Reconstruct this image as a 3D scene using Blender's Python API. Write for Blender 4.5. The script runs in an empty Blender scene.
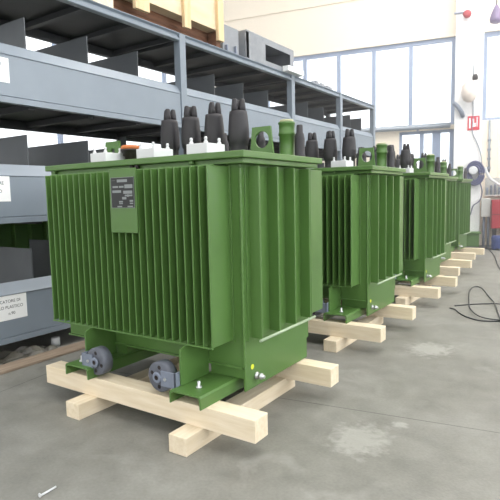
import bpy, bmesh, math, random
from mathutils import Vector, Matrix
random.seed(7)
sc = bpy.context.scene
COL = sc.collection
PI = math.pi

# ------------------------------------------------------------------ materials
def lin(r, g, b):
    f = lambda c: (c / 255 / 12.92) if c <= 10 else ((c / 255 + .055) / 1.055) ** 2.4
    return (f(r), f(g), f(b), 1)

def mat(name, rgb, rough=.5, metal=0, var=.12, scale=6, bump=0, bscale=60, spec=.5, stretch=(1, 1, 1), rgb2=None, detail=4):
    m = bpy.data.materials.new(name); m.use_nodes = True
    nt = m.node_tree; N = nt.nodes; L = nt.links
    p = N['Principled BSDF']
    p.inputs['Roughness'].default_value = rough
    p.inputs['Metallic'].default_value = metal
    p.inputs['Specular IOR Level'].default_value = spec
    tc = N.new('ShaderNodeTexCoord'); mp = N.new('ShaderNodeMapping')
    mp.inputs['Scale'].default_value = stretch
    L.new(tc.outputs['Object'], mp.inputs['Vector'])
    nz = N.new('ShaderNodeTexNoise'); nz.inputs['Scale'].default_value = scale; nz.inputs['Detail'].default_value = detail
    L.new(mp.outputs['Vector'], nz.inputs['Vector'])
    c = lin(*rgb)
    rp = N.new('ShaderNodeValToRGB')
    rp.color_ramp.elements[0].position = .3; rp.color_ramp.elements[1].position = .7
    if rgb2 is None:
        rp.color_ramp.elements[0].color = tuple(v * (1 - var) for v in c[:3]) + (1,)
        rp.color_ramp.elements[1].color = tuple(min(1, v * (1 + var)) for v in c[:3]) + (1,)
    else:
        rp.color_ramp.elements[0].color = c; rp.color_ramp.elements[1].color = lin(*rgb2)
    L.new(nz.outputs['Fac'], rp.inputs['Fac']); L.new(rp.outputs['Color'], p.inputs['Base Color'])
    if bump:
        bz = N.new('ShaderNodeTexNoise'); bz.inputs['Scale'].default_value = bscale
        L.new(mp.outputs['Vector'], bz.inputs['Vector'])
        b = N.new('ShaderNodeBump'); b.inputs['Strength'].default_value = bump; b.inputs['Distance'].default_value = .01
        L.new(bz.outputs['Fac'], b.inputs['Height']); L.new(b.outputs['Normal'], p.inputs['Normal'])
    return m

def glass_mat():
    m = bpy.data.materials.new('window_glass'); m.use_nodes = True
    nt = m.node_tree; N = nt.nodes; L = nt.links; N.remove(N['Principled BSDF'])
    t = N.new('ShaderNodeBsdfTransparent'); g = N.new('ShaderNodeBsdfGlossy'); g.inputs['Roughness'].default_value = .05
    t.inputs['Color'].default_value = (.96, .98, 1, 1)
    x = N.new('ShaderNodeMixShader'); x.inputs['Fac'].default_value = .05
    L.new(t.outputs[0], x.inputs[1]); L.new(g.outputs[0], x.inputs[2]); L.new(x.outputs[0], N['Material Output'].inputs['Surface'])
    return m

def scuff_fac(N, L, src):
    m = N.new('ShaderNodeMapRange'); m.inputs['From Min'].default_value = 1.25; m.inputs['From Max'].default_value = 1.75
    m.inputs['To Min'].default_value = .42; m.inputs['To Max'].default_value = 0
    L.new(src, m.inputs['Value']); return m.outputs['Result']

def floor_mat():
    m = bpy.data.materials.new('worn_concrete'); m.use_nodes = True
    nt = m.node_tree; N = nt.nodes; L = nt.links; p = N['Principled BSDF']
    tc = N.new('ShaderNodeTexCoord')
    def noise(s, d, dist=0):
        n = N.new('ShaderNodeTexNoise'); n.inputs['Scale'].default_value = s; n.inputs['Detail'].default_value = d
        n.inputs['Distortion'].default_value = dist; L.new(tc.outputs['Object'], n.inputs['Vector']); return n
    def ramp(src, stops):
        r = N.new('ShaderNodeValToRGB'); e = r.color_ramp.elements
        e[0].position, e[0].color = stops[0]; e[1].position, e[1].color = stops[-1]
        for q, c in stops[1:-1]:
            k = e.new(q); k.color = c
        L.new(src, r.inputs['Fac']); return r
    def mix(a, b, fac, mode='MIX'):
        x = N.new('ShaderNodeMix'); x.data_type = 'RGBA'; x.blend_type = mode
        L.new(a, x.inputs[6]); L.new(b, x.inputs[7])
        if isinstance(fac, float): x.inputs[0].default_value = fac
        else: L.new(fac, x.inputs[0])
        return x.outputs[2]
    base = ramp(noise(.9, 6, .6).outputs['Fac'], [(.3, lin(*FLOOR_A)), (.7, lin(*FLOOR_B))])
    mott = ramp(noise(6, 8, .3).outputs['Fac'], [(.3, (.78, .78, .78, 1)), (.7, (1.12, 1.12, 1.12, 1))])
    c = mix(base.outputs['Color'], mott.outputs['Color'], .8, 'MULTIPLY')
    fine = ramp(noise(70, 3).outputs['Fac'], [(.3, (.9, .9, .9, 1)), (.7, (1.06, 1.06, 1.06, 1))])
    c = mix(c, fine.outputs['Color'], .8, 'MULTIPLY')
    pale = ramp(noise(2.6, 5, 1.2).outputs['Fac'], [(.60, (0, 0, 0, 1)), (.72, (.2, .2, .2, 1))])
    wh = N.new('ShaderNodeRGB'); wh.outputs[0].default_value = lin(*FLOOR_PALE)
    c = mix(c, wh.outputs[0], pale.outputs['Color'])
    # pale worn patches, each at its own place on the slab
    def vm(op, a, b):
        n = N.new('ShaderNodeVectorMath'); n.operation = op
        for i, v in enumerate((a, b)):
            if isinstance(v, tuple): n.inputs[i].default_value = v
            else: L.new(v, n.inputs[i])
        return n
    brk = noise(22, 9, .3)
    for (qx, qy, ax, ay) in SCUFFS:
        dd = vm('MULTIPLY', vm('SUBTRACT', tc.outputs['Object'], (qx, qy, 0)).outputs[0], (1 / ax, 1 / ay, 0))
        ln = N.new('ShaderNodeVectorMath'); ln.operation = 'LENGTH'; L.new(dd.outputs[0], ln.inputs[0])
        ad = N.new('ShaderNodeMath'); ad.operation = 'MULTIPLY_ADD'; ad.inputs[1].default_value = 1.6
        L.new(brk.outputs['Fac'], ad.inputs[0]); L.new(ln.outputs['Value'], ad.inputs[2])
        c = mix(c, wh.outputs[0], scuff_fac(N, L, ad.outputs[0]))
    # saw-cut joints of the slab: dark lines at their own place on the floor
    sx = N.new('ShaderNodeSeparateXYZ'); L.new(tc.outputs['Object'], sx.inputs[0])
    def math_(op, a, b=None):
        n = N.new('ShaderNodeMath'); n.operation = op
        for i, v in enumerate((a, b)):
            if v is None: continue
            if isinstance(v, (int, float)): n.inputs[i].default_value = v
            else: L.new(v, n.inputs[i])
        return n.outputs[0]
    lines = None
    for (px, py, dx, dy) in JOINTS:
        l = math.hypot(dx, dy); nx, ny = -dy / l, dx / l
        s = math_('ADD', math_('MULTIPLY', sx.outputs[0], nx), math_('MULTIPLY', sx.outputs[1], ny))
        s = math_('ABSOLUTE', math_('SUBTRACT', s, px * nx + py * ny))
        s = math_('LESS_THAN', s, .004)
        lines = s if lines is None else math_('MAXIMUM', lines, s)
    dk = N.new('ShaderNodeRGB'); dk.outputs[0].default_value = lin(82, 82, 80)
    c = mix(c, dk.outputs[0], math_('MULTIPLY', lines, .75))
    L.new(c, p.inputs['Base Color'])
    rr = ramp(noise(3, 5).outputs['Fac'], [(.3, (.42, .42, .42, 1)), (.7, (.7, .7, .7, 1))])
    L.new(rr.outputs['Color'], p.inputs['Roughness']); p.inputs['Specular IOR Level'].default_value = .35
    b = N.new('ShaderNodeBump'); b.inputs['Strength'].default_value = .08; b.inputs['Distance'].default_value = .01
    L.new(noise(90, 3).outputs['Fac'], b.inputs['Height']); L.new(b.outputs['Normal'], p.inputs['Normal'])
    return m

SCUFFS = [(.90, .40, .17, .22), (.80, 2.08, .2, .24), (1.02, .66, .05, .05)]
HAZE = .045
FLOOR_A = (122, 121, 114); FLOOR_B = (143, 142, 136); FLOOR_PALE = (184, 183, 177)
JOINTS = [(.988, .754, .484, .071), (-1.295, -.177, -.043, .363), (1.0, 6.2, .484, .06)]

M = {}
M['green'] = mat('green_enamel', (83, 118, 60), .34, var=.05, scale=3, bump=.03, bscale=120)
M['white_porcelain'] = mat('white_porcelain', (212, 214, 216), .35, var=.02)
M['boot'] = mat('black_rubber', (44, 42, 46), .55, var=.1, bump=.05)
M['gauge_dark'] = mat('dark_plastic', (38, 30, 30), .5)
M['orange'] = mat('orange_plastic', (196, 112, 60), .5)
M['wheel'] = mat('grey_cast_iron', (94, 98, 108), .5, metal=.0, var=.12, scale=30, bump=.06)
M['zinc'] = mat('zinc_plate', (128, 136, 152), .5, metal=.1, var=.1, scale=20)
M['steel'] = mat('bright_steel', (205, 208, 210), .3, metal=.8, var=.05)
M['black_plate'] = mat('black_anodised_plate', (34, 36, 38), .4, var=.05)
M['print'] = mat('pale_print', (132, 138, 138), .5, var=.03)
M['highlight_rod'] = mat('highlight_rod', (164, 182, 152), .35, var=.02)  # pale tone carries the highlight along the fin-bottom rod
M['yellow'] = mat('yellow_film', (214, 220, 60), .5, var=.02)
M['wood_x'] = mat('spruce_timber_x', (222, 205, 175), .7, scale=9, stretch=(.5, 5, 5), rgb2=(236, 222, 198), bump=.12, bscale=26)
M['wood_y'] = mat('spruce_timber_y', (222, 205, 175), .7, scale=9, stretch=(5, .5, 5), rgb2=(236, 222, 198), bump=.12, bscale=26)
M['ply'] = mat('pale_plywood', (216, 194, 160), .75, scale=4, stretch=(3, .6, 3), rgb2=(228, 210, 180))
M['batten'] = mat('batten_timber', (212, 184, 142), .75, scale=5, stretch=(4, 4, .5), rgb2=(226, 202, 164))
M['brown_wood'] = mat('reddish_brown_timber', (98, 70, 52), .8, scale=6, stretch=(5, .5, 5), rgb2=(124, 84, 62))
M['old_plank'] = mat('weathered_plank', (132, 116, 100), .85, scale=7, stretch=(6, .5, 6), rgb2=(164, 146, 128), bump=.2)
M['rack'] = mat('blue_grey_paint', (127, 137, 148), .4, var=.04, scale=4)
M['rack_dark'] = mat('dark_grey_sheet', (76, 80, 84), .5, var=.08, scale=5)
M['deck'] = mat('dark_shelf_sheet', (58, 60, 63), .6, var=.1, scale=5)
M['galv'] = mat('galvanised_sheet', (136, 140, 146), .5, metal=.2, var=.08, scale=12)
M['paper'] = mat('white_paper', (240, 241, 242), .8, var=.01)
M['ink'] = mat('dark_ink', (70, 72, 78), .8, var=.02)
M['plaster'] = mat('cream_plaster', (240, 229, 212), .9, var=.02, scale=1.2, bump=.05)
M['white_wall'] = mat('white_wall_paint', (238, 238, 238), .85, var=.015, scale=2)
M['frame'] = mat('pale_blue_window_frame', (148, 162, 188), .5, var=.03)
M['pipe'] = mat('silver_pipe_lagging', (150, 158, 168), .4, metal=.3, var=.04)
M['red'] = mat('red_enamel', (160, 36, 50), .45, var=.05)
M['redsign'] = mat('red_sign_face', (206, 52, 70), .5, var=.02)
M['hose'] = mat('blue_grey_hose', (74, 78, 112), .55, var=.1)
M['cable'] = mat('black_cable_sheath', (52, 54, 58), .6)
M['greybox'] = mat('light_grey_enamel', (188, 188, 184), .5, var=.03)
M['blue'] = mat('blue_enamel', (58, 74, 128), .5)
M['lamp'] = mat('mauve_lamp_shade', (120, 104, 140), .5)
M['film'] = mat('crumpled_film', (74, 72, 66), .35, var=.2, scale=9, rgb2=(124, 120, 110))
M['glass'] = glass_mat()
M['floor'] = floor_mat()

# ------------------------------------------------------------------ mesh helpers
class MB:
    def __init__(s): s.bm = bmesh.new()
    def box(s, x0, x1, y0, y1, z0, z1):
        v = [s.bm.verts.new(p) for p in ((x0, y0, z0), (x1, y0, z0), (x1, y1, z0), (x0, y1, z0), (x0, y0, z1), (x1, y0, z1), (x1, y1, z1), (x0, y1, z1))]
        for f in ((3, 2, 1, 0), (4, 5, 6, 7), (0, 1, 5, 4), (1, 2, 6, 5), (2, 3, 7, 6), (3, 0, 4, 7)): s.bm.faces.new([v[i] for i in f])
        return s
    def prism(s, pts, axis, a, b):
        # pts: closed outline in the two other axes (order x,y,z without axis)
        def P(p, t):
            q = list(p); q.insert(axis, t); return q
        A = [s.bm.verts.new(P(p, a)) for p in pts]; B = [s.bm.verts.new(P(p, b)) for p in pts]
        n = len(pts)
        s.bm.faces.new(A[::-1]); s.bm.faces.new(B)
        for i in range(n): s.bm.faces.new((A[i], A[(i + 1) % n], B[(i + 1) % n], B[i]))
        return s
    def lathe(s, prof, c=(0, 0, 0), axis='Z', n=24):
        # prof: (r, h) pairs; closed at both ends
        def P(r, h, a):
            x, y = r * math.cos(a), r * math.sin(a)
            v = {'Z': (x, y, h), 'Y': (x, h, y), 'X': (h, x, y)}[axis]
            return (c[0] + v[0], c[1] + v[1], c[2] + v[2])
        rings = [[s.bm.verts.new(P(max(r, 1e-4), h, 2 * PI * i / n)) for i in range(n)] for r, h in prof]
        for a, b in zip(rings, rings[1:]):
            for i in range(n):
                f = s.bm.faces.new((a[i], a[(i + 1) % n], b[(i + 1) % n], b[i])); f.smooth = True
        s.bm.faces.new(rings[0]); s.bm.faces.new(rings[-1])
        return s
    def cyl(s, c, r, h, axis='Z', n=20): return s.lathe([(r, 0), (r, h)], c, axis, n)
    def tube(s, pts, r, n=8, closed=False):
        pts = [Vector(p) for p in pts]; m = len(pts); rings = []
        up = Vector((0, 0, 1))
        for i, p in enumerate(pts):
            a = pts[(i - 1) % m] if (i > 0 or closed) else p
            b = pts[(i + 1) % m] if (i < m - 1 or closed) else p
            t = (b - a).normalized()
            u = t.cross(up)
            if u.length < 1e-3: u = t.cross(Vector((1, 0, 0)))
            u.normalize(); w = t.cross(u)
            rings.append([s.bm.verts.new(p + r * (math.cos(2 * PI * k / n) * u + math.sin(2 * PI * k / n) * w)) for k in range(n)])
        pairs = list(zip(rings, rings[1:])) + ([(rings[-1], rings[0])] if closed else [])
        for a, b in pairs:
            for k in range(n):
                f = s.bm.faces.new((a[k], a[(k + 1) % n], b[(k + 1) % n], b[k])); f.smooth = True
        if not closed: s.bm.faces.new(rings[0]); s.bm.faces.new(rings[-1])
        return s
    def build(s, name, m, parent=None, org=(0, 0, 0), bevel=0, loc=None, rot=None, smooth=False):
        bmesh.ops.recalc_face_normals(s.bm, faces=s.bm.faces[:])
        if any(org): bmesh.ops.translate(s.bm, verts=s.bm.verts[:], vec=-Vector(org))
        me = bpy.data.meshes.new(name); s.bm.to_mesh(me); s.bm.free()
        me.materials.append(m)
        if smooth:
            for f in me.polygons: f.use_smooth = True
        o = bpy.data.objects.new(name, me); COL.objects.link(o)
        if parent: o.parent = parent
        if loc is not None: o.location = loc
        if rot is not None: o.rotation_euler = rot
        if bevel:
            b = o.modifiers.new('edge', 'BEVEL'); b.width = bevel; b.segments = 2; b.limit_method = 'ANGLE'; b.angle_limit = math.radians(50)
        return o

def tag(o, label=None, cat=None, group=None, kind=None):
    if label: o['label'] = label
    if cat: o['category'] = cat
    if group: o['group'] = group
    if kind: o['kind'] = kind
    return o

def empty(name, loc, rz=0):
    o = bpy.data.objects.new(name, None); COL.objects.link(o); o.location = loc; o.rotation_euler = (0, 0, rz); o.empty_display_size = .1
    return o

def kids(o): return [c for c in bpy.data.objects if c.parent == o]
def copy_tree(o, parent=None):
    c = o.copy(); COL.objects.link(c)
    if parent: c.parent = parent
    for k in kids(o): copy_tree(k, c)
    return c

def text_mesh(name, body, size, m, parent, loc, rot, align='CENTER'):
    cu = bpy.data.curves.new(name, 'FONT'); cu.body = body; cu.size = size; cu.align_x = align; cu.align_y = 'CENTER'; cu.extrude = .0004
    t = bpy.data.objects.new(name, cu); COL.objects.link(t)
    bpy.context.view_layer.update()
    me = bpy.data.meshes.new_from_object(t.evaluated_get(bpy.context.evaluated_depsgraph_get()))
    bpy.data.objects.remove(t)
    me.materials.clear(); me.materials.append(m)
    o = bpy.data.objects.new(name, me); COL.objects.link(o); o.parent = parent; o.location = loc; o.rotation_euler = rot
    return o

def smooth_path(pts, n=6):
    P = [Vector(p) for p in pts]; out = []
    for i in range(len(P) - 1):
        a = P[max(i - 1, 0)]; b = P[i]; c = P[i + 1]; d = P[min(i + 2, len(P) - 1)]
        for k in range(n):
            t = k / n
            out.append(.5 * ((2 * b) + (c - a) * t + (2 * a - 5 * b + 4 * c - d) * t * t + (3 * b - a - 3 * c + d) * t ** 3))
    out.append(P[-1]); return out

# ------------------------------------------------------------------ transformer
OX, OY, OZ = -.34, .545, .2            # centre of its skid, on top of the pallet
ORG = (OX, OY, OZ)
def make_transformer():
    R = empty('power_transformer', ORG)
    g = M['green']
    def B(mb, name, m=g, parent=R, bevel=.003, **k): return mb.build(name, m, parent, ORG, bevel, **k)
    # tank
    t = MB(); t.box(-1.04, .36, .19, .90, .325, 1.372)
    B(t, 'tank')
    t = MB(); t.box(-1.045, .35, .178, .189, .325, .336); B(t, 'bottom_rim', bevel=.002)
    w = MB(); w.lathe([(.0055 + .004 * abs(math.sin(i * 1.3)), .33 + .0135 * i) for i in range(77)], (.361, .189, 0), 'Z', 8)
    B(w, 'weld_seam', bevel=0)
    # flange and lid
    f = MB(); f.box(-1.09, .41, .15, .945, 1.372, 1.397); B(f, 'flange')
    l = MB(); l.box(-1.11, .43, .12, .975, 1.397, 1.431); B(l, 'lid', bevel=.005)
    # bolts under the lid edge
    for x in (-1.03, -.335, -.295, .1):
        b = MB(); b.lathe([(.014, 0), (.014, .016), (.008, .02)], (x, .135, 1.377), 'Z', 6); B(b, 'bolt', M['gauge_dark'] if -.4 < x < -.2 else g, bevel=0)
    # corrugated cooling walls
    def fin_wall(horizontal, us, v_out, v_in, z0, z1, th=.008):
        m = MB()
        for u in us:
            if horizontal: m.box(u - th / 2, u + th / 2, min(v_out, v_in), max(v_out, v_in), z0, z1)
            else: m.box(min(v_out, v_in), max(v_out, v_in), u - th / 2, u + th / 2, z0, z1)
        return m
    fx = [-.952 + .05188 * k for k in range(25)]
    m = fin_wall(True, fx, .01, .192, .473, 1.362)
    m.box(-.962, .305, .180, .192, .46, 1.366)
    B(m, 'cooling_fins', bevel=.0025)
    m = MB(); m.box(-.958, .299, .006, .016, .466, .474); B(m, 'fin_rail', bevel=.002)
    m = MB(); m.box(-.958, .299, .05, .06, 1.36, 1.368); B(m, 'fin_rail', bevel=.002)
    fxb = [.37 - .05279 * k for k in range(25)]
    m = fin_wall(True, fxb, 1.08, .898, .473, 1.362); m.box(-.91, .385, .898, .91, .46, 1.366); B(m, 'cooling_fins')
    fy = [.26, .44, .62, .80]
    m = fin_wall(False, fy, .43, .355, .478, 1.362, .013)
    m.box(.358, .366, .225, .835, .46, 1.366); B(m, 'cooling_fins')
    m = MB(); m.tube([(.432, .235, .474), (.432, .85, .474)], .0075, 10); o = B(m, 'fin_rail', M['highlight_rod'], bevel=0); o['label'] = 'rod along the fin bottoms, highlight in its pale colour'
    m = fin_wall(False, fy, -1.11, -1.035, .478, 1.362, .013); m.box(-1.046, -1.038, .225, .835, .46, 1.366); B(m, 'cooling_fins')
    # lower skirt plate with ground bolt and sticker
    m = MB(); m.box(.352, .364, .19, .87, .205, .47); B(m, 'skirt_plate')
    b = MB(); b.lathe([(.02, 0), (.02, .008), (.011, .009), (.011, .022), (.017, .023), (.017, .036), (.009, .037), (.009, .052)], (.364, .292, .264), 'X', 12)
    B(b, 'grounding_bolt', M['steel'], bevel=0)
    b = MB(); b.lathe([(.014, 0), (.014, .0012)], (.3642, .256, .322), 'X', 20)
    o = B(b, 'warning_sticker', M['yellow'], bevel=0); o['label'] = 'small round yellow sticker'
    # skids: inverted channels, feet, gussets, wheels
    for (c0, c1, gx, wx, sgn, f0, f1) in ((-.71, -.51, -.605, -.49, -1, -.70, -.52), (.105, .305, .122, 0.0, 1, .130, .352)):
        m = MB()
        m.prism([(c0, .2), (c0 + .008, .2), (c0 + .012, .25), (c0 + .022, .257), (c1 - .022, .257), (c1 - .012, .25), (c1 - .008, .2), (c1, .2), (c1, .257), (c1 - .008, .266), (c0 + .008, .266), (c0, .257)], 1, -.104, .95)
        B(m, 'skid_channel', bevel=.002)
        m = MB(); m.box(f0, f1, .202, .88, .266, .325); B(m, 'support_foot')
        m = MB(); m.prism([(-.035, .266), (-.035, .45), (.0, .462), (.19, .462), (.19, .266)], 0, gx - .006, gx + .006)
        if sgn < 0: m.box(c0 + .005, gx, .1, .11, .286, .37)
        B(m, 'gusset_plate')
        # wheel (axle along the depth) with spoke holes and a hub
        wz = .298
        m = MB()
        m.lathe([(.02, -.062), (.07, -.062), (.079, -.058), (.079, -.03), (.079, -.004), (.07, 0), (.02, 0)], (wx, 0, wz), 'Y', 40)
        wh = B(m, 'wheel', M['wheel'], bevel=0)
        m = MB(); m.lathe([(.03, -.072), (.026, -.078), (.013, -.078), (.013, -.066)], (wx - sgn * .005, 0, wz), 'Y', 20); B(m, 'hub', M['zinc'], wh, bevel=0)
        m = MB(); m.lathe([(.012, -.079), (.012, -.0785)], (wx - sgn * .005, 0, wz), 'Y', 16); B(m, 'axle_hole', M['gauge_dark'], wh, bevel=0)
        for a in (.9, 2.2, -.9, -2.2):
            m = MB(); m.lathe([(.011, -.0632), (.011, -.0622)], (wx + .051 * math.cos(a + 0.6), 0, wz + .051 * math.sin(a + .6)), 'Y', 12); B(m, 'spoke_hole', M['gauge_dark'], wh, bevel=0)
        m = MB(); x0, x1 = sorted((wx + sgn * .02, gx - sgn * .006)); m.box(x0, x1, -.072, -.063, .258, .338)
        m.box(*(sorted((gx - sgn * .006, gx - sgn * .014))), -.072, -.0, .258, .338)
        B(m, 'wheel_bracket', M['zinc'], bevel=.002)
        m = MB(); m.lathe([(.009, 0), (.009, -.006)], (wx + sgn * .052, -.072, .298), 'Y', 6); B(m, 'bolt', M['steel'], bevel=0)
    b = MB(); b.lathe([(.016, 0), (.016, .008), (.008, .009), (.008, .034), (.004, .036)], (.218, -.008, .266), 'Z', 8); B(b, 'bolt', M['steel'], bevel=0)
    b = MB(); b.lathe([(.016, 0), (.016, .008), (.008, .009), (.008, .034), (.004, .036)], (-.65, -.03, .266), 'Z', 8); B(b, 'bolt', M['steel'], bevel=0)
    # nameplate
    m = MB(); m.box(-.372, -.168, -.004, .006, 1.03, 1.372); B(m, 'nameplate_bracket')
    m = MB(); m.box(-.354, -.178, -.0075, -.0042, 1.163, 1.326)
    np_ = B(m, 'nameplate', M['black_plate'], bevel=0); np_['label'] = 'black rating plate with pale print'
    m = MB()
    def pr(x0, x1, z0, z1): m.box(-.354 + .176 * x0, -.354 + .176 * x1, -.0082, -.0074, 1.163 + .163 * z0, 1.163 + .163 * z1)
    pr(.28, .72, .84, .93)
    pr(.08, .32, .66, .72); pr(.36, .56, .66, .72); pr(.6, .94, .64, .76)
    pr(.06, .44, .50, .58); pr(.54, .92, .46, .56); pr(.6, .92, .38, .43)
    pr(.48, .66, .28, .36); pr(.7, .76, .36, .44); pr(.34, .5, .18, .23); pr(.34, .5, .13, .16); pr(.8, .94, .2, .26); pr(.8, .94, .13, .17)
    pr(.26, .46, .03, .07); pr(.7, .92, .03, .07); pr(.05, .2, .9, .905); 
    for (a, b_, c, d) in ((0, 1, 0, .012), (0, 1, .988, 1), (0, .012, 0, 1), (.988, 1, 0, 1)): pr(a, b_, c, d)
    B(m, 'print', M['print'], np_, bevel=0)
    # lid fittings: four plug-in cable bushings
    for x, tw in ((-.607, .9), (-.42, .25), (-.225, .75), (-.035, .25)):
        c = (x, .755, 1.431); m = MB()
        m.lathe([(.07, 0), (.07, .012), (.054, .018), (.054, .1), (.060, .108), (.064, .13), (.0655, .17), (.063, .22), (.0575, .28), (.054, .302), (.04, .306)], c, 'Z', 28)
        bo = B(m, 'cable_bushing', M['boot'], bevel=0)
        for a in (tw, tw + 2 * PI / 3, tw + 4 * PI / 3):
            m = MB(); m.lathe([(.0235, .29), (.0215, .33), (.016, .370), (.011, .377)], (x + .0265 * math.cos(a), .755 + .0265 * math.sin(a), 1.431), 'Z', 14)
            B(m, 'cable_sleeve', M['boot'], bo, bevel=0)
    for x in (-.26, .03, .312):
        m = MB(); m.lathe([(.034, 0), (.034, .02), (.03, .024), (.031, .12), (.026, .15), (.021, .155), (.019, .2), (.012, .205)], (x, .905, 1.431), 'Z', 20)
        B(m, 'bushing', M['boot'], bevel=0)
    for x in (-.68, -.295, .068):
        m = MB(); m.box(x, x + .135, .132, .285, 1.431, 1.483); tb = B(m, 'terminal_box', M['white_porcelain'], bevel=.004)
        for (sx, sy) in ((.02, .15), (.115, .15), (.115, .262)):
            m = MB(); m.lathe([(.011, 0), (.011, .008), (.007, .012), (.007, .02), (.009, .022), (.006, .032)], (x + sx, sy, 1.483), 'Z', 10); B(m, 'terminal_stud', M['white_porcelain'], tb, bevel=0)
    # pressure gauge
    m = MB(); m.lathe([(.034, 0), (.034, .03), (.046, .036), (.046, .06), (.058, .062), (.058, .074)], (-.5, .285, 1.431), 'Z', 24); pg = B(m, 'pressure_gauge', M['gauge_dark'], bevel=0)
    m = MB(); m.lathe([(.056, .074), (.056, .09), (.046, .097), (.02, .098)], (-.5, .285, 1.431), 'Z', 24); o = B(m, 'gauge_cap', M['orange'], pg, bevel=0); o['label'] = 'orange gauge cap'
    # lifting lugs with a hole
    for (x0, x1, y, top, r) in ((.052, .222, .75, 1.625, .05), (-1.0, -.83, .52, 1.60, .022)):
        bm = bmesh.new(); n = 28
        w, h = x1 - x0, top - 1.431; cx, cz = w * .52, h * .60
        def outl(a):
            dx, dz = math.cos(a), math.sin(a); best = 9
            xl = lambda z: w * .13 * z / h
            poly = [(0, 0), (w, 0), (w * .88, h), (w * .12, h)]
            for i in range(4):
                (ax, az), (bx, bz) = poly[i], poly[(i + 1) % 4]
                ex, ez = bx - ax, bz - az; den = dx * ez - dz * ex
                if abs(den) < 1e-9: continue
                tt = ((ax - cx) * ez - (az - cz) * ex) / den; uu = ((ax - cx) * dz - (az - cz) * dx) / den
                if tt > 0 and -1e-6 <= uu <= 1 + 1e-6: best = min(best, tt)
            return cx + dx * best, cz + dz * best
        angs = sorted([2 * PI * k / n for k in range(n)] + [math.atan2(pz - cz, px - cx) % (2 * PI) for px, pz in ((0, 0), (w, 0), (w * .88, h), (w * .12, h))])
        rows = []
        for a in angs:
            ox, oz = outl(a); ix, iz = cx + r * math.cos(a), cz + r * math.sin(a)
            rows.append([bm.verts.new((x0 + px, yy, 1.431 + pz)) for yy in (y - .008, y + .008) for px, pz in ((ix, iz), (ox, oz))])
        k = len(rows)
        for i in range(k):
            a, b = rows[i], rows[(i + 1) % k]
            bm.faces.new((a[0], a[1], b[1], b[0])); bm.faces.new((a[2], b[2], b[3], a[3]))
            bm.faces.new((a[0], b[0], b[2], a[2])); bm.faces.new((a[1], a[3], b[3], b[1]))
        m = MB(); m.bm.free(); m.bm = bm; B(m, 'lifting_lug', bevel=0)
    # filler pipe with a collar and cap
    m = MB(); m.lathe([(.055, 0), (.055, .01), (.047, .014), (.047, .145), (.052, .148), (.052, .162), (.049, .165), (.049, .212), (.053, .215), (.053, .226), (.047, .228)], (.225, .9, 1.431), 'Z', 26); fp = B(m, 'filler_pipe', bevel=0)
    m = MB(); m.lathe([(.042, .228), (.042, .24), (.038, .242)], (.225, .9, 1.431), 'Z', 22); B(m, 'filler_cap', mat_cap, fp, bevel=0)
    return R
mat_cap = mat('pale_filler_cap', (196, 196, 160), .5)

T = make_transformer()
tag(T, 'nearest and largest green transformer in front, with black rating plate in full view', 'transformer', 'green transformers on timber pallets')
T.rotation_euler.z = 0
offs = [(-.065, 1.88), (-.105, 3.72), (-.355, 5.42), (-.49, 7.24)]
tl = ['second green transformer of the row, right behind the big front one',
      'third green transformer of the row, standing in the middle of the five',
      'fourth green transformer of the row, second from the far end',
      'last and farthest green transformer of the row, beside the coiled hose on the column']
for (dx, dy), lb in zip(offs, tl):
    c = copy_tree(T); c.location = (OX + dx, OY + dy, OZ); c['label'] = lb
c = copy_tree(T); c.location = (-3.75, 1.15, 0.0)
c['label'] = 'shaded dark green transformer standing on the floor behind the grey rack'

# ------------------------------------------------------------------ pallets
def make_pallet():
    P = empty('timber_pallet', (-.19, .4, 0))
    o = (-.19, .4, 0)
    for y in (-.063, .742):
        m = MB(); m.box(-.959, .586, y, y + .11, .09, .2); m.build('crossbeam', M['wood_x'], P, o, .003)
    for x in (-.605, .171):
        m = MB(); m.box(x, x + .11, -.19, .865, 0, .09); m.build('runner', M['wood_y'], P, o, .003)
    return P
P = make_pallet()
tag(P, 'pale timber pallet nearest the camera, under the largest transformer', 'pallet', 'timber pallets under the transformers')
pl = ['pale timber pallet under the second transformer of the row', 'pale timber pallet under the third, middle transformer of the row',
      'pale timber pallet under the fourth transformer of the row', 'pale timber pallet at the far end of the row, under the last transformer']
for (dx, dy), lb in zip([(-.065, 1.825), (-.105, 3.68), (-.255, 5.345), (-.385, 7.15)], pl):
    c = copy_tree(P); c.location = (-.19 + dx, .4 + dy, 0); c['label'] = lb

# ------------------------------------------------------------------ rack
XF, XB = -1.8, -2.8
RO = (-2.3, 3.9, 0)
K = empty('storage_rack', RO)
tag(K, 'long grey steel storage rack with deep bin shelves behind the transformer row', 'rack')
posts = [-.05, 2.296, 4.646, 6.305, 7.857]
def RB(m, name, mt, bevel=.002, parent=None): return m.build(name, mt, parent or K, RO, bevel)
for y in posts:
    m = MB(); m.prism([(XF + .012, y - .045), (XF + .012, y + .045), (XF - .07, y + .045), (XF - .07, y + .03), (XF - .01, y + .03), (XF - .01, y - .03), (XF - .07, y - .03), (XF - .07, y - .045)], 2, .008, 2.892)
    m.box(XF - .1, XF + .04, y - .07, y + .07, 0, .008); RB(m, 'post', M['rack'])
    m = MB(); m.box(XB, XB + .07, y - .045, y + .045, .008, 2.892); m.box(XB - .03, XB + .1, y - .07, y + .07, 0, .008); RB(m, 'post', M['rack_dark'])
levels = [(.15, .604), (1.05, 1.488), (1.935, 2.37)]
cap_dz = .235
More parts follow.
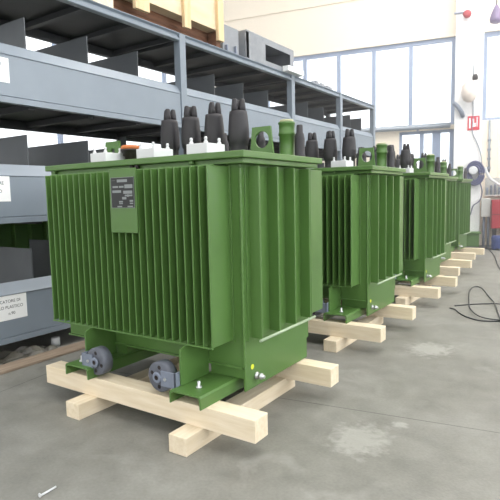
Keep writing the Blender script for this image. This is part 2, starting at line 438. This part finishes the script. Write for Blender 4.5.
for bi, (ya, yb) in enumerate(zip(posts, posts[1:])):
    a, b = ya + .047, yb - .047
    nb = 4 if bi < 2 else 3
    for li, (z0, z1) in enumerate(levels):
        # front panel: lower beam strip, face, lip leaning back at the top
        m = MB()
        m.prism([(XF + .006, z0), (XF + .006, z0 + .042), (XF - .008, z0 + .043), (XF - .008, z0 + .048), (XF, z0 + .049), (XF, z1 - .092), (XF + .007, z1 - .086), (XF - .006, z1 - .066), (XF - .045, z1), (XF - .048, z1), (XF - .018, z1 - .072), (XF - .018, z0 + .03), (XF - .05, z0 + .03), (XF - .05, z0)], 1, a, b)
        RB(m, 'front_panel', M['rack'], .0015)
        m = MB(); m.box(XB, XF - .05, a, b, z0 + .032, z0 + .046)
        for q in range(nb + 1):
            yy = a + (b - a) * q / nb
            m.box(XB + .03, XF - .06, max(a, yy - .03), min(b, yy + .03), z0 - .02, z0 + .032)
        m.box(XB - .0, XB + .05, a, b, z0 - .045, z0 + .032)
        RB(m, 'shelf_deck', M['deck'])
        for q in range(1, nb):
            yy = ya + (yb - ya) * q / nb
            if bi == 0: yy = ((.47, 1.06, 1.68), (.495, 1.075, 1.68), (.537, 1.122, 1.71))[li][q - 1]
            if bi == 1: yy = (2.90, 3.48, 4.06)[q - 1]
            m = MB(); m.box(-2.6 if li == 2 else -2.775, XF - .052, yy - .004, yy + .004, z0 + .046, z1 + cap_dz); RB(m, 'divider', M['rack_dark'], 0)
        m = MB(); m.box(XB, XB + .02, a, b, z0 + .046, z0 + .2); RB(m, 'back_rail', M['rack_dark'], 0)
    # top beam and deck
    m = MB(); m.prism([(XF + .006, 2.815), (XF + .012, 2.82), (XF + .012, 2.84), (XF - .012, 2.85), (XF - .012, 2.87), (XF + .012, 2.885), (XF + .012, 2.892), (XF - .05, 2.892), (XF - .05, 2.815)], 1, a, b); RB(m, 'top_beam', M['rack'], .0015)
    m = MB(); m.box(XB, XF - .05, a, b, 2.87, 2.892)
    for q in range(nb + 1):
        yy = a + (b - a) * q / nb
        m.box(XB + .03, XF - .06, max(a, yy - .03), min(b, yy + .03), 2.82, 2.87)
    m.box(XB, XB + .05, a, b, 2.79, 2.87)
    RB(m, 'shelf_deck', M['deck'])
# paper labels stuck on the bin fronts
def label(y0, y1, z0, z1, rows, size):
    m = MB(); m.box(XF + .0005, XF + .002, y0, y1, z0, z1)
    L_ = RB(m, 'paper_label', M['paper'], 0)
    for (txt, dy, dz, s) in rows:
        text_mesh('label_text', txt, s, M['ink'], L_, (XF + .0022 - RO[0], (y0 + y1) / 2 + dy - RO[1], z0 + (z1 - z0) * dz), (PI / 2, 0, PI / 2))
label(-.005, .367, .327, .512, [('INDICATORE DI', 0.02, .76, .032), ('LIVELLO PLASTICO', 0.02, .52, .032), ('n.90', 0.06, .26, .032)], 1)
label(.0, .296, 1.212, 1.398, [('INDICATORE', 0, .72, .034), ('DI LIVELLO', 0, .4, .034)], 1)
label(.0, .352, 2.078, 2.255, [('GUARNIZIONI', 0, .72, .036)], 1)

# ------------------------------------------------------------------ things on the rack
def one(m, name, mt, org, label, cat, group=None, bevel=.002, rz=0):
    o = m.build(name, mt, None, org, bevel, loc=org); o.rotation_euler.z = rz
    return tag(o, label, cat, group)
TZ = 2.893
C = empty('wooden_crate', (-2.3, 2.2, TZ)); tag(C, 'large pale plywood crate with vertical battens on top of the rack', 'crate')
co = (-2.3, 2.2, TZ)
m = MB(); m.box(-2.75, -1.83, 1.45, 3.03, 3.09, 4.0); m.build('body', M['ply'], C, co, .003)
for y, w_ in ((1.655, .185), (2.345, .105), (2.925, .105)):
    m = MB(); m.box(-1.83, -1.79, y, y + w_, 2.975, 4.0); m.build('batten', M['batten'], C, co, .003)
for x in (-2.06, -2.40, -2.74):
    m = MB(); m.box(x, x + .09, 1.5, 3.0, TZ, 3.0); m.build('skid', M['brown_wood'], C, co, .003)
m = MB(); m.box(-2.75, -1.97, 1.45, 3.0, 3.0, 3.09); m.build('base_board', M['brown_wood'], C, co, .002)
m = MB(); m.box(-1.96, -1.84, 2.94, 3.02, TZ, 3.085); m.build('skid', M['brown_wood'], C, co, .002)
one(MB().box(-2.5, -1.83, 1.2, 1.42, TZ, 3.12), 'timber_block', M['wood_x'], (-2.1, 1.3, TZ), 'short thick pale timber block lying on the rack top before the crate', 'timber')
one(MB().box(-2.7, -1.85, .55, .75, TZ, 3.05), 'timber_block', M['wood_x'], (-2.1, .65, TZ), 'pale timber block at the near end of the rack top', 'timber')
G = empty('steel_bracket_plate', (-1.95, 3.25, TZ)); tag(G, 'upright grey steel plate with bracket beside the plywood crate', 'plate')
go = (-1.95, 3.25, TZ)
m = MB(); m.prism([(-1.84, TZ), (-2.2, TZ), (-2.2, 3.2), (-1.84, 3.2)], 1, 3.36, 3.38); m.box(-1.85, -1.835, 3.06, 3.38, TZ, 3.20); m.build('plate', M['galv'], G, go, .002)
m = MB(); m.box(-1.835, -1.79, 3.1, 3.3, TZ, TZ + .008); m.box(-1.835, -1.8, 3.1, 3.12, TZ, 2.97); m.box(-1.835, -1.8, 3.28, 3.3, TZ, 2.99); m.build('bracket', M['zinc'], G, go, .002)
H = empty('steel_box', (-2.1, 4.1, TZ)); tag(H, 'open grey sheet steel box with dark opening on top of the rack', 'box')
ho = (-2.1, 4.1, TZ)
m = MB()
y0, y1, z1 = 3.5, 4.69, 3.235
m.box(-2.5, -1.80, y0, y1, TZ, TZ + .012); m.box(-2.5, -1.8, y0, y1, z1 - .02, z1); m.box(-2.5, -2.49, y0, y1, TZ + .012, z1 - .02)
m.box(-2.49, -1.81, y0, y0 + .01, TZ + .012, z1 - .02); m.box(-2.49, -1.81, y1 - .01, y1, TZ + .012, z1 - .02)
m.box(-2.49, -1.81, 3.93, 3.94, TZ + .012, z1 - .02)
m.build('shell', M['galv'], H, ho, .002)
m = MB(); m.box(-1.81, -1.80, y0 + .06, 3.94, TZ + .012, z1 - .02); m.box(-1.81, -1.8, 3.94, y1 - .0, z1 - .08, z1 - .02); m.box(-1.81, -1.8, y1 - .1, y1, TZ + .012, z1 - .08); m.box(-1.81, -1.8, 3.94, y1 - .1, TZ + .012, TZ + .06)
m.build('front_frame', M['galv'], H, ho, .002)
one(MB().box(-1.795, -1.7, 4.36, 4.8, TZ, TZ + .07), 'white_carton', M['paper'], (-1.78, 4.6, TZ), 'small white carton on the rack edge in front of the grey steel box', 'carton', rz=.0)
m = MB()
for k in range(7):
    y = 5.4 + .1 * k; h = .05 + .03 * math.sin(k * 1.7) ** 2
    m.box(-2.2, -1.86, y, y + .09, TZ, TZ + h)
one(m, 'sheet_bundle', M['galv'], (-2., 5.7, TZ), 'low bundle of grey sheets lying on the far rack top', 'sheets')

# ------------------------------------------------------------------ floor clutter
one(MB().box(-1.76, -1.60, -.25, 1.9, 0.001, .020), 'plank', M['old_plank'], (-1.68, .8, 0), 'weathered brown plank on the floor along the foot of the rack', 'plank', bevel=.004)
one(MB().lathe([(.036, 0), (.036, .066), (.032, .07), (.02, .07)], (-1.9, .67, 0), 'Z', 20), 'paper_roll', M['white_porcelain'], (-1.9, .67, 0), 'small white roll standing on the floor under the rack', 'roll', bevel=0)
bm = bmesh.new(); n = 26; rnd = random.Random(3); grid = []
for i in range(n):
    row = []
    for j in range(n):
        u, v = i / (n - 1) - .5, j / (n - 1) - .5
        e = max(0, 1 - (2 * max(abs(u), abs(v))) ** 3)
        z = .004 + e * abs(.035 * math.sin(9 * u + 5 * v) + .03 * math.sin(14 * v - 8 * u + 1) + rnd.uniform(-.006, .006))
        row.append(bm.verts.new((-1.91 + .2 * u + .03 * math.sin(7 * v), .36 + .5 * v + .04 * math.sin(5 * u), z)))
    grid.append(row)
for i in range(n - 1):
    for j in range(n - 1): bm.faces.new((grid[i][j], grid[i + 1][j], grid[i + 1][j + 1], grid[i][j + 1]))
m = MB(); m.bm.free(); m.bm = bm
o = one(m, 'plastic_film', M['film'], (-1.9, .36, 0), 'crumpled grey plastic film lying under the rack behind the plank', 'film', bevel=0)
s_ = o.modifiers.new('thick', 'SOLIDIFY'); s_.thickness = .0015
m = MB(); m.tube([(-.022, -.752, .006), (-.024, -.676, .006)], .0045, 8); m.lathe([(.009, 0), (.009, .004)], (-.022, -.756, .009), 'Y', 10)
one(m, 'nail', M['white_porcelain'], (-.022, -.71, 0), 'small white pin lying on the bare concrete in front', 'pin', bevel=0)
cab = [(.60, 3.62, .006), (.661, 3.574, .006), (.743, 3.413, .006), (.844, 3.276, .006), (.964, 3.2, .006), (1.08, 3.23, .006), (1.2, 3.3, .006)]
loop = [(.62, 3.75, .006), (.744, 3.895, .006), (.876, 3.994, .008), (1.024, 3.986, .02), (1.2, 3.85, .006), (1.36, 3.6, .006), (1.30, 3.36, .006), (1.128, 3.251, .018), (.95, 3.3, .02), (.8, 3.62, .02), (.692, 4.1, .018), (.592, 4.66, .006), (.574, 5.0, .006), (.65, 5.02, .006), (.75, 4.75, .006), (.83, 4.48, .006), (.92, 4.17, .02), (.985, 3.93, .02), (1.07, 3.55, .008), (1.14, 3.2, .024), (1.2, 2.9, .006)]
m = MB(); m.tube(smooth_path(cab[:1] + cab[1:], 6), .006, 8); m.tube(smooth_path(loop, 6), .006, 8)
one(m, 'cable', M['cable'], (.9, 3.9, 0), 'loose black cable looped on the concrete floor at right', 'cable', bevel=0)

# ------------------------------------------------------------------ setting
def struct(m, name, mt, bevel=0):
    o = m.build(name, mt, None, (0, 0, 0), bevel); o['kind'] = 'structure'; return o
struct(MB().box(-9, 12, -9, 14, -.2, 0), 'floor', M['floor'])
m = MB(); m.box(-7, 8.3, -9, 13.5, 8.5, 8.7); struct(m, 'ceiling', M['white_wall'])
# far wall: its own frame, s along the wall, z up, d towards the hall
P0 = Vector((-.488, 10.568, 0)); U = Vector((.98024, .19782, 0)); NRM = Vector((.19782, -.98024, 0))
WR = math.atan2(U.y, U.x)
def wall_obj(m, name, mt, bevel=0):
    # built with x = s, y = -d, z
    o = m.build(name, mt, None, (0, 0, 0), bevel); o.location = P0; o.rotation_euler = (0, 0, WR); return o
D0 = .3   # wall thickness
s0, s1 = -7.0, 9.0
m = MB()
m.box(s0, s1, 0, D0, 4.64, 8.5)
m.box(s0, -4.95, 0, D0, 0, 4.64)
m.box(-4.95, -.42, 0, D0, 2.62, 2.72)
m.box(-.42, .14, 0, D0, 0, 4.64)
m.box(.14, s1, 0, D0, 0, 2.76)
m.box(3.7, s1, 0, D0, 2.76, 4.64)
m.box(-4.95, -1.62, 0, D0, 0, 2.62)
o = wall_obj(m, 'wall_back', M['plaster']); o['kind'] = 'structure'
# projecting column
m = MB(); m.box(-.42, .14, -.32, -.001, 0, 8.5); o = wall_obj(m, 'wall_pier', M['white_wall'], .01); o['kind'] = 'structure'
# crease: slim cornice strip high on the wall
m = MB(); m.box(s0, -.43, -.03, -.001, 5.74, 5.80); o = wall_obj(m, 'trim_1', M['plaster']); o['kind'] = 'structure'
def window(name, sa, sb, za, zb, mull, fm=.085):
    m = MB(); f = .06
    m.box(sa, sb, .06, .14, za, za + f); m.box(sa, sb, .06, .14, zb - f * 1.4, zb)
    for s in [sa + fm / 2, sb - fm / 2] + mull: m.box(s - fm / 2, s + fm / 2, .06, .14, za + f, zb - f * 1.4)
    W_ = wall_obj(m, name, M['frame']); W_['kind'] = 'structure'
    g = MB(); g.box(sa + .01, sb - .01, .095, .103, za + .01, zb - .01)
    p = g.build('pane', M['glass'], W_)
window('window_1', -4.95, -.42, 2.72, 4.64, [-3.91, -3.06, -2.22, -1.38])
window('window_2', .14, 3.7, 2.76, 4.64, [.62, 1.5, 2.4])
# door with glazed leaves below the sill
m = MB(); 
for s, q in ((-1.59, .03), (-1.12, .045), (-.80, .09), (-.47, .05)): m.box(s - q, s + q, .04, .12, 0, 2.62)
m.box(-1.6, -.44, .04, .12, 2.56, 2.62); m.box(-1.6, -.44, .05, .11, 0, .9)
o = wall_obj(m, 'door_1', M['frame']); o['kind'] = 'structure'
m = MB(); m.box(-1.59, -.45, .075, .083, .9, 2.57); m.build('pane', M['glass'], o)
# left wall with its window band, seen through the rack
m = MB(); m.box(-7.0, -6.7, -9, 9.4, 0, 1.9); m.box(-7.0, -6.7, -9, 9.4, 6.0, 8.5); m.box(-7.0, -6.7, -9, -3, 1.9, 6.0); m.box(-7, -6.7, 9.0, 9.4, 1.9, 6.0)
struct(m, 'wall_left', M['white_wall'])
m = MB(); m.box(-6.9, -6.82, -3, 9, 1.9, 1.98); m.box(-6.9, -6.82, -3, 9, 5.92, 6.0)
for k in range(9): m.box(-6.9, -6.82, -3 + 1.5 * k - .04, -3 + 1.5 * k + .04, 1.98, 5.92)
o = struct(m, 'window_3', M['frame'])
m = MB(); m.box(-6.865, -6.857, -3, 9, 1.92, 5.98); m.build('pane', M['glass'], o)

# right wall: windows high up, their daylight boosted by added area lamps
m = MB(); m.box(8.0, 8.3, -9, 12.1, 0, 1.6); m.box(8.0, 8.3, -9, 12.1, 6.6, 8.5); m.box(8.0, 8.3, 11.6, 12.1, 1.6, 6.6); m.box(8.0, 8.3, -9, -8.4, 1.6, 6.6)
struct(m, 'wall_right', M['white_wall'])
m = MB(); m.box(8.1, 8.2, -8.4, 11.6, 1.6, 1.68); m.box(8.1, 8.2, -8.4, 11.6, 6.52, 6.6)
for k in range(11): m.box(8.1, 8.2, -8.4 + 2 * k - .05, -8.4 + 2 * k + .05, 1.68, 6.52)
o = struct(m, 'window_4', M['frame'])
m = MB(); m.box(8.145, 8.155, -8.4, 11.6, 1.62, 6.58); m.build('pane', M['glass'], o)

# ------------------------------------------------------------------ things on the far wall
def wthing(parts, name, label, cat, s, d, z):
    base = P0 + U * s + NRM * d; base.z = z
    E_ = empty(name, base, WR); tag(E_, label, cat)
    for (nm, mb, mt, bv) in parts: mb.build(nm, mt, E_, (s, -d, z), bv)
    return E_
m = MB(); m.tube([(-4.9, -.1, 2.70), (-.5, -.1, 2.70)], .055, 12)
wthing([('pipe', m, M['pipe'], 0)] + [('bracket', MB().box(s - .02, s + .02, -.12, -.002, 2.62, 2.645), M['zinc'], 0) for s in (-4.0, -2.6, -1.2)], 'pipe_run', 'long silver pipe running under the far windows', 'pipe', -2.6, 0, 2.62)
m = MB(); m.tube(smooth_path([(-.44, -.42, 3.12), (-.36, -.42, 3.05), (-.28, -.42, 2.93), (-.25, -.36, 2.86), (-.25, -.322, 2.85)], 5), .045, 10)
wthing([('elbow', m, M['zinc'], 0)], 'pipe_elbow', 'short bent grey pipe on the column left of the red sign', 'pipe', -.3, .32, 2.85)
# red sign with white figure
m = MB(); m.box(-.15, .09, -.335, -.322, 2.53, 2.83)
p = MB(); p.box(-.055, -.02, -.338, -.335, 2.60, 2.77); p.box(-.02, .015, -.338, -.335, 2.60, 2.68); p.box(-.12, -.085, -.338, -.335, 2.57, 2.79); p.box(.03, .05, -.338, -.335, 2.6, 2.8)
wthing([('panel', m, M['redsign'], .002), ('symbol', p, M['paper'], 0)], 'hose_sign', 'small red and white sign on the white column', 'sign', -.03, .32, 2.53)
# alarm bell
m = MB(); m.lathe([(.03, 0), (.065, -.03), (.085, -.06), (.07, -.085), (.03, -.1)], (-.2, -.345, 4.95), 'Y', 24)
b = MB(); b.box(-.46, -.2, -.35, -.322, 5.0, 5.03)
wthing([('bell', m, M['red'], 0), ('arm', b, M['zinc'], 0)], 'alarm_bell', 'round red alarm bell high on the white column', 'bell', -.2, .32, 4.95)
# siren / lamp on column
m = MB(); m.lathe([(.05, 0), (.12, .05), (.16, .18), (.15, .34), (.09, .42), (.04, .44)], (-.13, -.53, 3.10), 'Z', 20)
k = MB(); k.lathe([(.05, 0), (.06, .05), (.04, .11)], (-.02, -.53, 3.55), 'Z', 14)
b = MB(); b.box(-.16, -.1, -.53, -.322, 3.28, 3.34)
wthing([('lamp_body', m, mat('cream_enamel', (226, 214, 204), .5), 0), ('knob', k, M['gauge_dark'], 0), ('arm', b, M['zinc'], 0)], 'column_lamp', 'cream lamp with dark knob on the column above the red sign', 'lamp', -.13, .32, 3.1)
# hose reel
m = MB()
for k in range(6):
    r = .175 - .04 * (k % 3); dy = -.37 - .05 * (k // 3)
    m.tube([(.02 + r * math.cos(a * PI / 14), dy, 1.6 + (r + .07) * math.sin(a * PI / 14)) for a in range(28)], .027, 8, True)
h = MB(); h.lathe([(.08, -.33), (.09, -.5), (.07, -.505), (.02, -.505)], (-.02, 0, 1.66), 'Y', 24)
t_ = MB(); t_.tube(smooth_path([(.12, -.42, 1.4), (.17, -.42, 1.2), (.12, -.4, 1.0), (.0, -.38, .9), (-.05, -.36, .7)], 6), .012, 8)
wthing([('coil', m, M['hose'], 0), ('hub', h, M['white_porcelain'], 0), ('hose_end', t_, M['hose'], 0)], 'hose_reel', 'coiled blue grey hose hanging on the white column', 'hose', 0, .32, 1.3)
# wire running down the column
m = MB(); m.tube(smooth_path([(-.04, -.335, 4.0), (-.06, -.335, 3.5), (-.04, -.335, 2.84), (-.05, -.345, 2.5), (.05, -.345, 2.25), (.13, -.36, 2.0), (.16, -.36, 1.7)], 6), .009, 6)
wthing([('wire', m, M['zinc'], 0)], 'wall_wire', 'thin grey wire hanging down the white column from the lamp', 'wire', 0, .32, 1.7)
# chain / conduit right of column
m = MB(); m.tube([(.3, -.04, 2.75), (.31, -.04, 1.62)], .022, 8)
wthing([('conduit', m, M['pipe'], 0)] + [('clip', MB().box(.27, .34, -.066, -.002, z, z + .04), M['zinc'], 0) for z in (2.3, 2.1, 1.9, 1.7)], 'conduit', 'thin vertical conduit on the wall right of the column', 'conduit', .3, 0, 1.62)
# shelf of small parts on the wall
m = MB(); m.box(.24, 1.4, -.18, -.001, 1.1, 1.13); m.box(.24, 1.4, -.02, -.001, 1.13, 1.5)
t_ = MB(); t_.tube(smooth_path([(.22, -.2, 1.72), (.3, -.22, 1.52), (.4, -.22, 1.42), (.52, -.22, 1.34), (.66, -.22, 1.3), (.9, -.22, 1.44)], 6), .03, 8)
wthing([('board', m, M['greybox'], 0), *[('peg', MB().cyl((.28 + .08 * i, -.12, 1.13), .022, .16 + .05 * (i % 3), 'Z', 8), M['zinc'], 0) for i in range(14)], ('white_tube', t_, M['white_porcelain'], 0)], 'parts_shelf', 'grey wall shelf with upright pegs and white tubing above the red cabinet', 'shelf', .6, 0, 1.1)
# red cabinet, grey box on legs, blue drum, green plinth
m = MB(); m.box(.36, 1.3, -.62, -.12, .42, 1.02); 
h = MB(); h.box(.37, 1.29, -.63, -.62, .71, .72)
wthing([('body', m, M['red'], .01), ('seam', h, M['gauge_dark'], 0)] + [('leg', MB().box(x, x + .06, y, y + .06, 0, .42), M['gauge_dark'], 0) for x in (.4, 1.2) for y in (-.6, -.2)], 'red_cabinet', 'red cabinet on legs against the far wall at right', 'cabinet', .8, .4, 0)
m = MB(); m.box(.16, .34, -.52, -.3, .66, 1.06); 
wthing([('case', m, M['greybox'], .01), ('leg', MB().tube([(.22, -.4, 0), (.22, -.4, .66)], .025, 8), M['zinc'], 0), ('leg', MB().tube([(.31, -.4, 0), (.31, -.4, .66)], .025, 8), M['zinc'], 0)], 'switch_box', 'light grey switch box on two thin legs beside the red cabinet', 'box', .25, .4, 0)
m = MB(); m.lathe([(.14, 0), (.15, .02), (.15, .13), (.145, .15), (.15, .17), (.15, .27), (.13, .29)], (.5, -.95, 0), 'Z', 24)
wthing([('drum', m, M['blue'], 0)], 'drum', 'small blue drum on the floor under the red cabinet', 'drum', .5, .95, 0)
m = MB(); m.box(-.5, .13, -.62, -.33, 0, .3); b = MB(); b.box(-.53, .16, -.65, -.33, .3, .34)
wthing([('plinth', m, M['green'], .01), ('cap', b, M['green'], .005)], 'green_box', 'low green steel box at the foot of the white column', 'box', -.2, .4, 0)
base = [P0 + U * s + NRM * d for s, d in ((-.6, .75), (-.2, .72), (.2, .85), (.6, 1.2), (1.0, 1.3))]
m = MB(); m.tube(smooth_path([(p.x, p.y, .02) for p in base], 6), .02, 8)
one(m, 'floor_hose', M['cable'], (base[2].x, base[2].y, 0), 'black hose lying on the floor along the foot of the far wall', 'hose', bevel=0)
m = MB(); m.tube(smooth_path([(.037, 9.55, .008), (.2, 8.9, .008), (.33, 8.3, .008), (.52, 7.3, .008), (.66, 6.7, .008), (.9, 6.3, .008)], 6), .008, 6)
one(m, 'thin_cable', M['cable'], (.4, 8, 0), 'thin dark cable trailing over the floor towards the far wall', 'cable', bevel=0)
# hanging lamp at upper right
m = MB(); m.lathe([(.03, .36), (.06, .3), (.1, .2), (.13, .1), (.12, .03), (.06, 0)], (.36, -.4, 4.68), 'Z', 22); b = MB(); b.tube([(.36, -.4, 5.03), (.32, -.4, 7.5)], .014, 6)
wthing([('shade', m, M['lamp'], 0), ('cord', b, M['cable'], 0)], 'hanging_lamp', 'dark mauve lamp hanging on a cord beside the column top', 'lamp', .36, .4, 4.68)

# ------------------------------------------------------------------ light
w = bpy.data.worlds.new('daylight'); sc.world = w; w.use_nodes = True
N = w.node_tree.nodes; L = w.node_tree.links; bg = N['Background']
tc = N.new('ShaderNodeTexCoord'); dt = N.new('ShaderNodeVectorMath'); dt.operation = 'DOT_PRODUCT'
dt.inputs[1].default_value = Vector((.6, .7, .35)).normalized()
L.new(tc.outputs['Generated'], dt.inputs[0])
mr = N.new('ShaderNodeMapRange'); mr.inputs['From Min'].default_value = -.7; mr.inputs['From Max'].default_value = 1
mr.inputs['To Min'].default_value = 1.35; mr.inputs['To Max'].default_value = 2.2
L.new(dt.outputs['Value'], mr.inputs['Value']); L.new(mr.outputs['Result'], bg.inputs['Strength'])
bg.inputs['Color'].default_value = (1, 1, .985, 1)
s = bpy.data.lights.new('daylight_sun', 'SUN'); s.energy = .2; s.angle = math.radians(50); s.color = (1, .98, .95)
so = bpy.data.objects.new('daylight_sun', s); COL.objects.link(so)
so.rotation_euler = Vector((-.75, .5, -.5)).to_track_quat('-Z', 'Y').to_euler()

def area(name, loc, aim, sx, sy, e, c=(1, 1, 1)):
    l = bpy.data.lights.new(name, 'AREA'); l.shape = 'RECTANGLE'; l.size = sx; l.size_y = sy; l.energy = e; l.color = c
    a = bpy.data.objects.new(name, l); COL.objects.link(a); a.location = loc
    a.rotation_euler = (Vector(aim) - Vector(loc)).to_track_quat('-Z', 'Y').to_euler(); return a
area('side_fill', (7.9, 6.5, 4.1), (-1, 7.5, 2.2), 9, 4.8, 380)  # added area lamp inside the right windows, lifts the far end
area('side_fill', (7.9, -3.5, 4.1), (-1, -1, 1.0), 9, 4.8, 50)  # weaker added fill from the same side for the near end
area('overhead_fill', (1.5, 7.2, 8.3), (.3, 9.6, 2.5), 7, 3, 850, (1, .97, .93))  # added overhead fill without a fixture, brightens the far wall
area('overhead_fill', (1.8, .2, 8.3), (1.0, .6, 0), 4, 6, 330, (1, .99, .96))  # added fill above the near aisle, softens side contrast
# scatter volume added to imitate window glare, denser towards the far end
hm = bpy.data.materials.new('glare_haze'); hm.use_nodes = True; hn = hm.node_tree.nodes; hn.remove(hn['Principled BSDF'])
vs = hn.new('ShaderNodeVolumeScatter'); vs.inputs['Density'].default_value = HAZE; vs.inputs['Anisotropy'].default_value = .3
ht = hn.new('ShaderNodeTexCoord'); hs = hn.new('ShaderNodeSeparateXYZ'); hm_ = hn.new('ShaderNodeMapRange')
hm_.inputs['From Min'].default_value = 1.0; hm_.inputs['From Max'].default_value = 7.5; hm_.inputs['To Max'].default_value = HAZE
hl = hm.node_tree.links; hl.new(ht.outputs['Object'], hs.inputs[0]); hl.new(hs.outputs['Y'], hm_.inputs['Value']); hl.new(hm_.outputs['Result'], vs.inputs['Density'])
hm.node_tree.links.new(vs.outputs[0], hn['Material Output'].inputs['Volume'])
hz = MB().box(-6.95, 9.5, -8.5, 13.2, -.1, 8.6).build('haze', hm, None, (0, 0, 0)); hz['kind'] = 'stuff'; tag(hz, 'thin bright haze through the whole hall, standing in for window glare', 'haze')

# ------------------------------------------------------------------ camera
cd = bpy.data.cameras.new('camera'); cam = bpy.data.objects.new('camera', cd); COL.objects.link(cam)
f_, yaw, pitch, roll = 515.8362, .5920, -.1036, -.0221
cd.sensor_width = 36; cd.lens = f_ / 500 * 36; cd.clip_start = .05
cy, sy, cp, sp = math.cos(yaw), math.sin(yaw), math.cos(pitch), math.sin(pitch)
F = Vector((-sy * cp, cy * cp, sp)); Rv = Vector((cy, sy, 0)); Uv = Rv.cross(F)
c_, s_ = math.cos(roll), math.sin(roll)
R2 = c_ * Rv + s_ * Uv; U2 = -s_ * Rv + c_ * Uv
mx = Matrix((R2, U2, -F)).transposed().to_4x4(); mx.translation = Vector((1.8308, -1.923, 1.2101))
cam.matrix_world = mx
sc.camera = cam
sc.view_settings.view_transform = 'Standard'; sc.view_settings.look = 'None'; sc.view_settings.gamma = 1; sc.view_settings.exposure = .35
sc.view_settings.use_curve_mapping = False
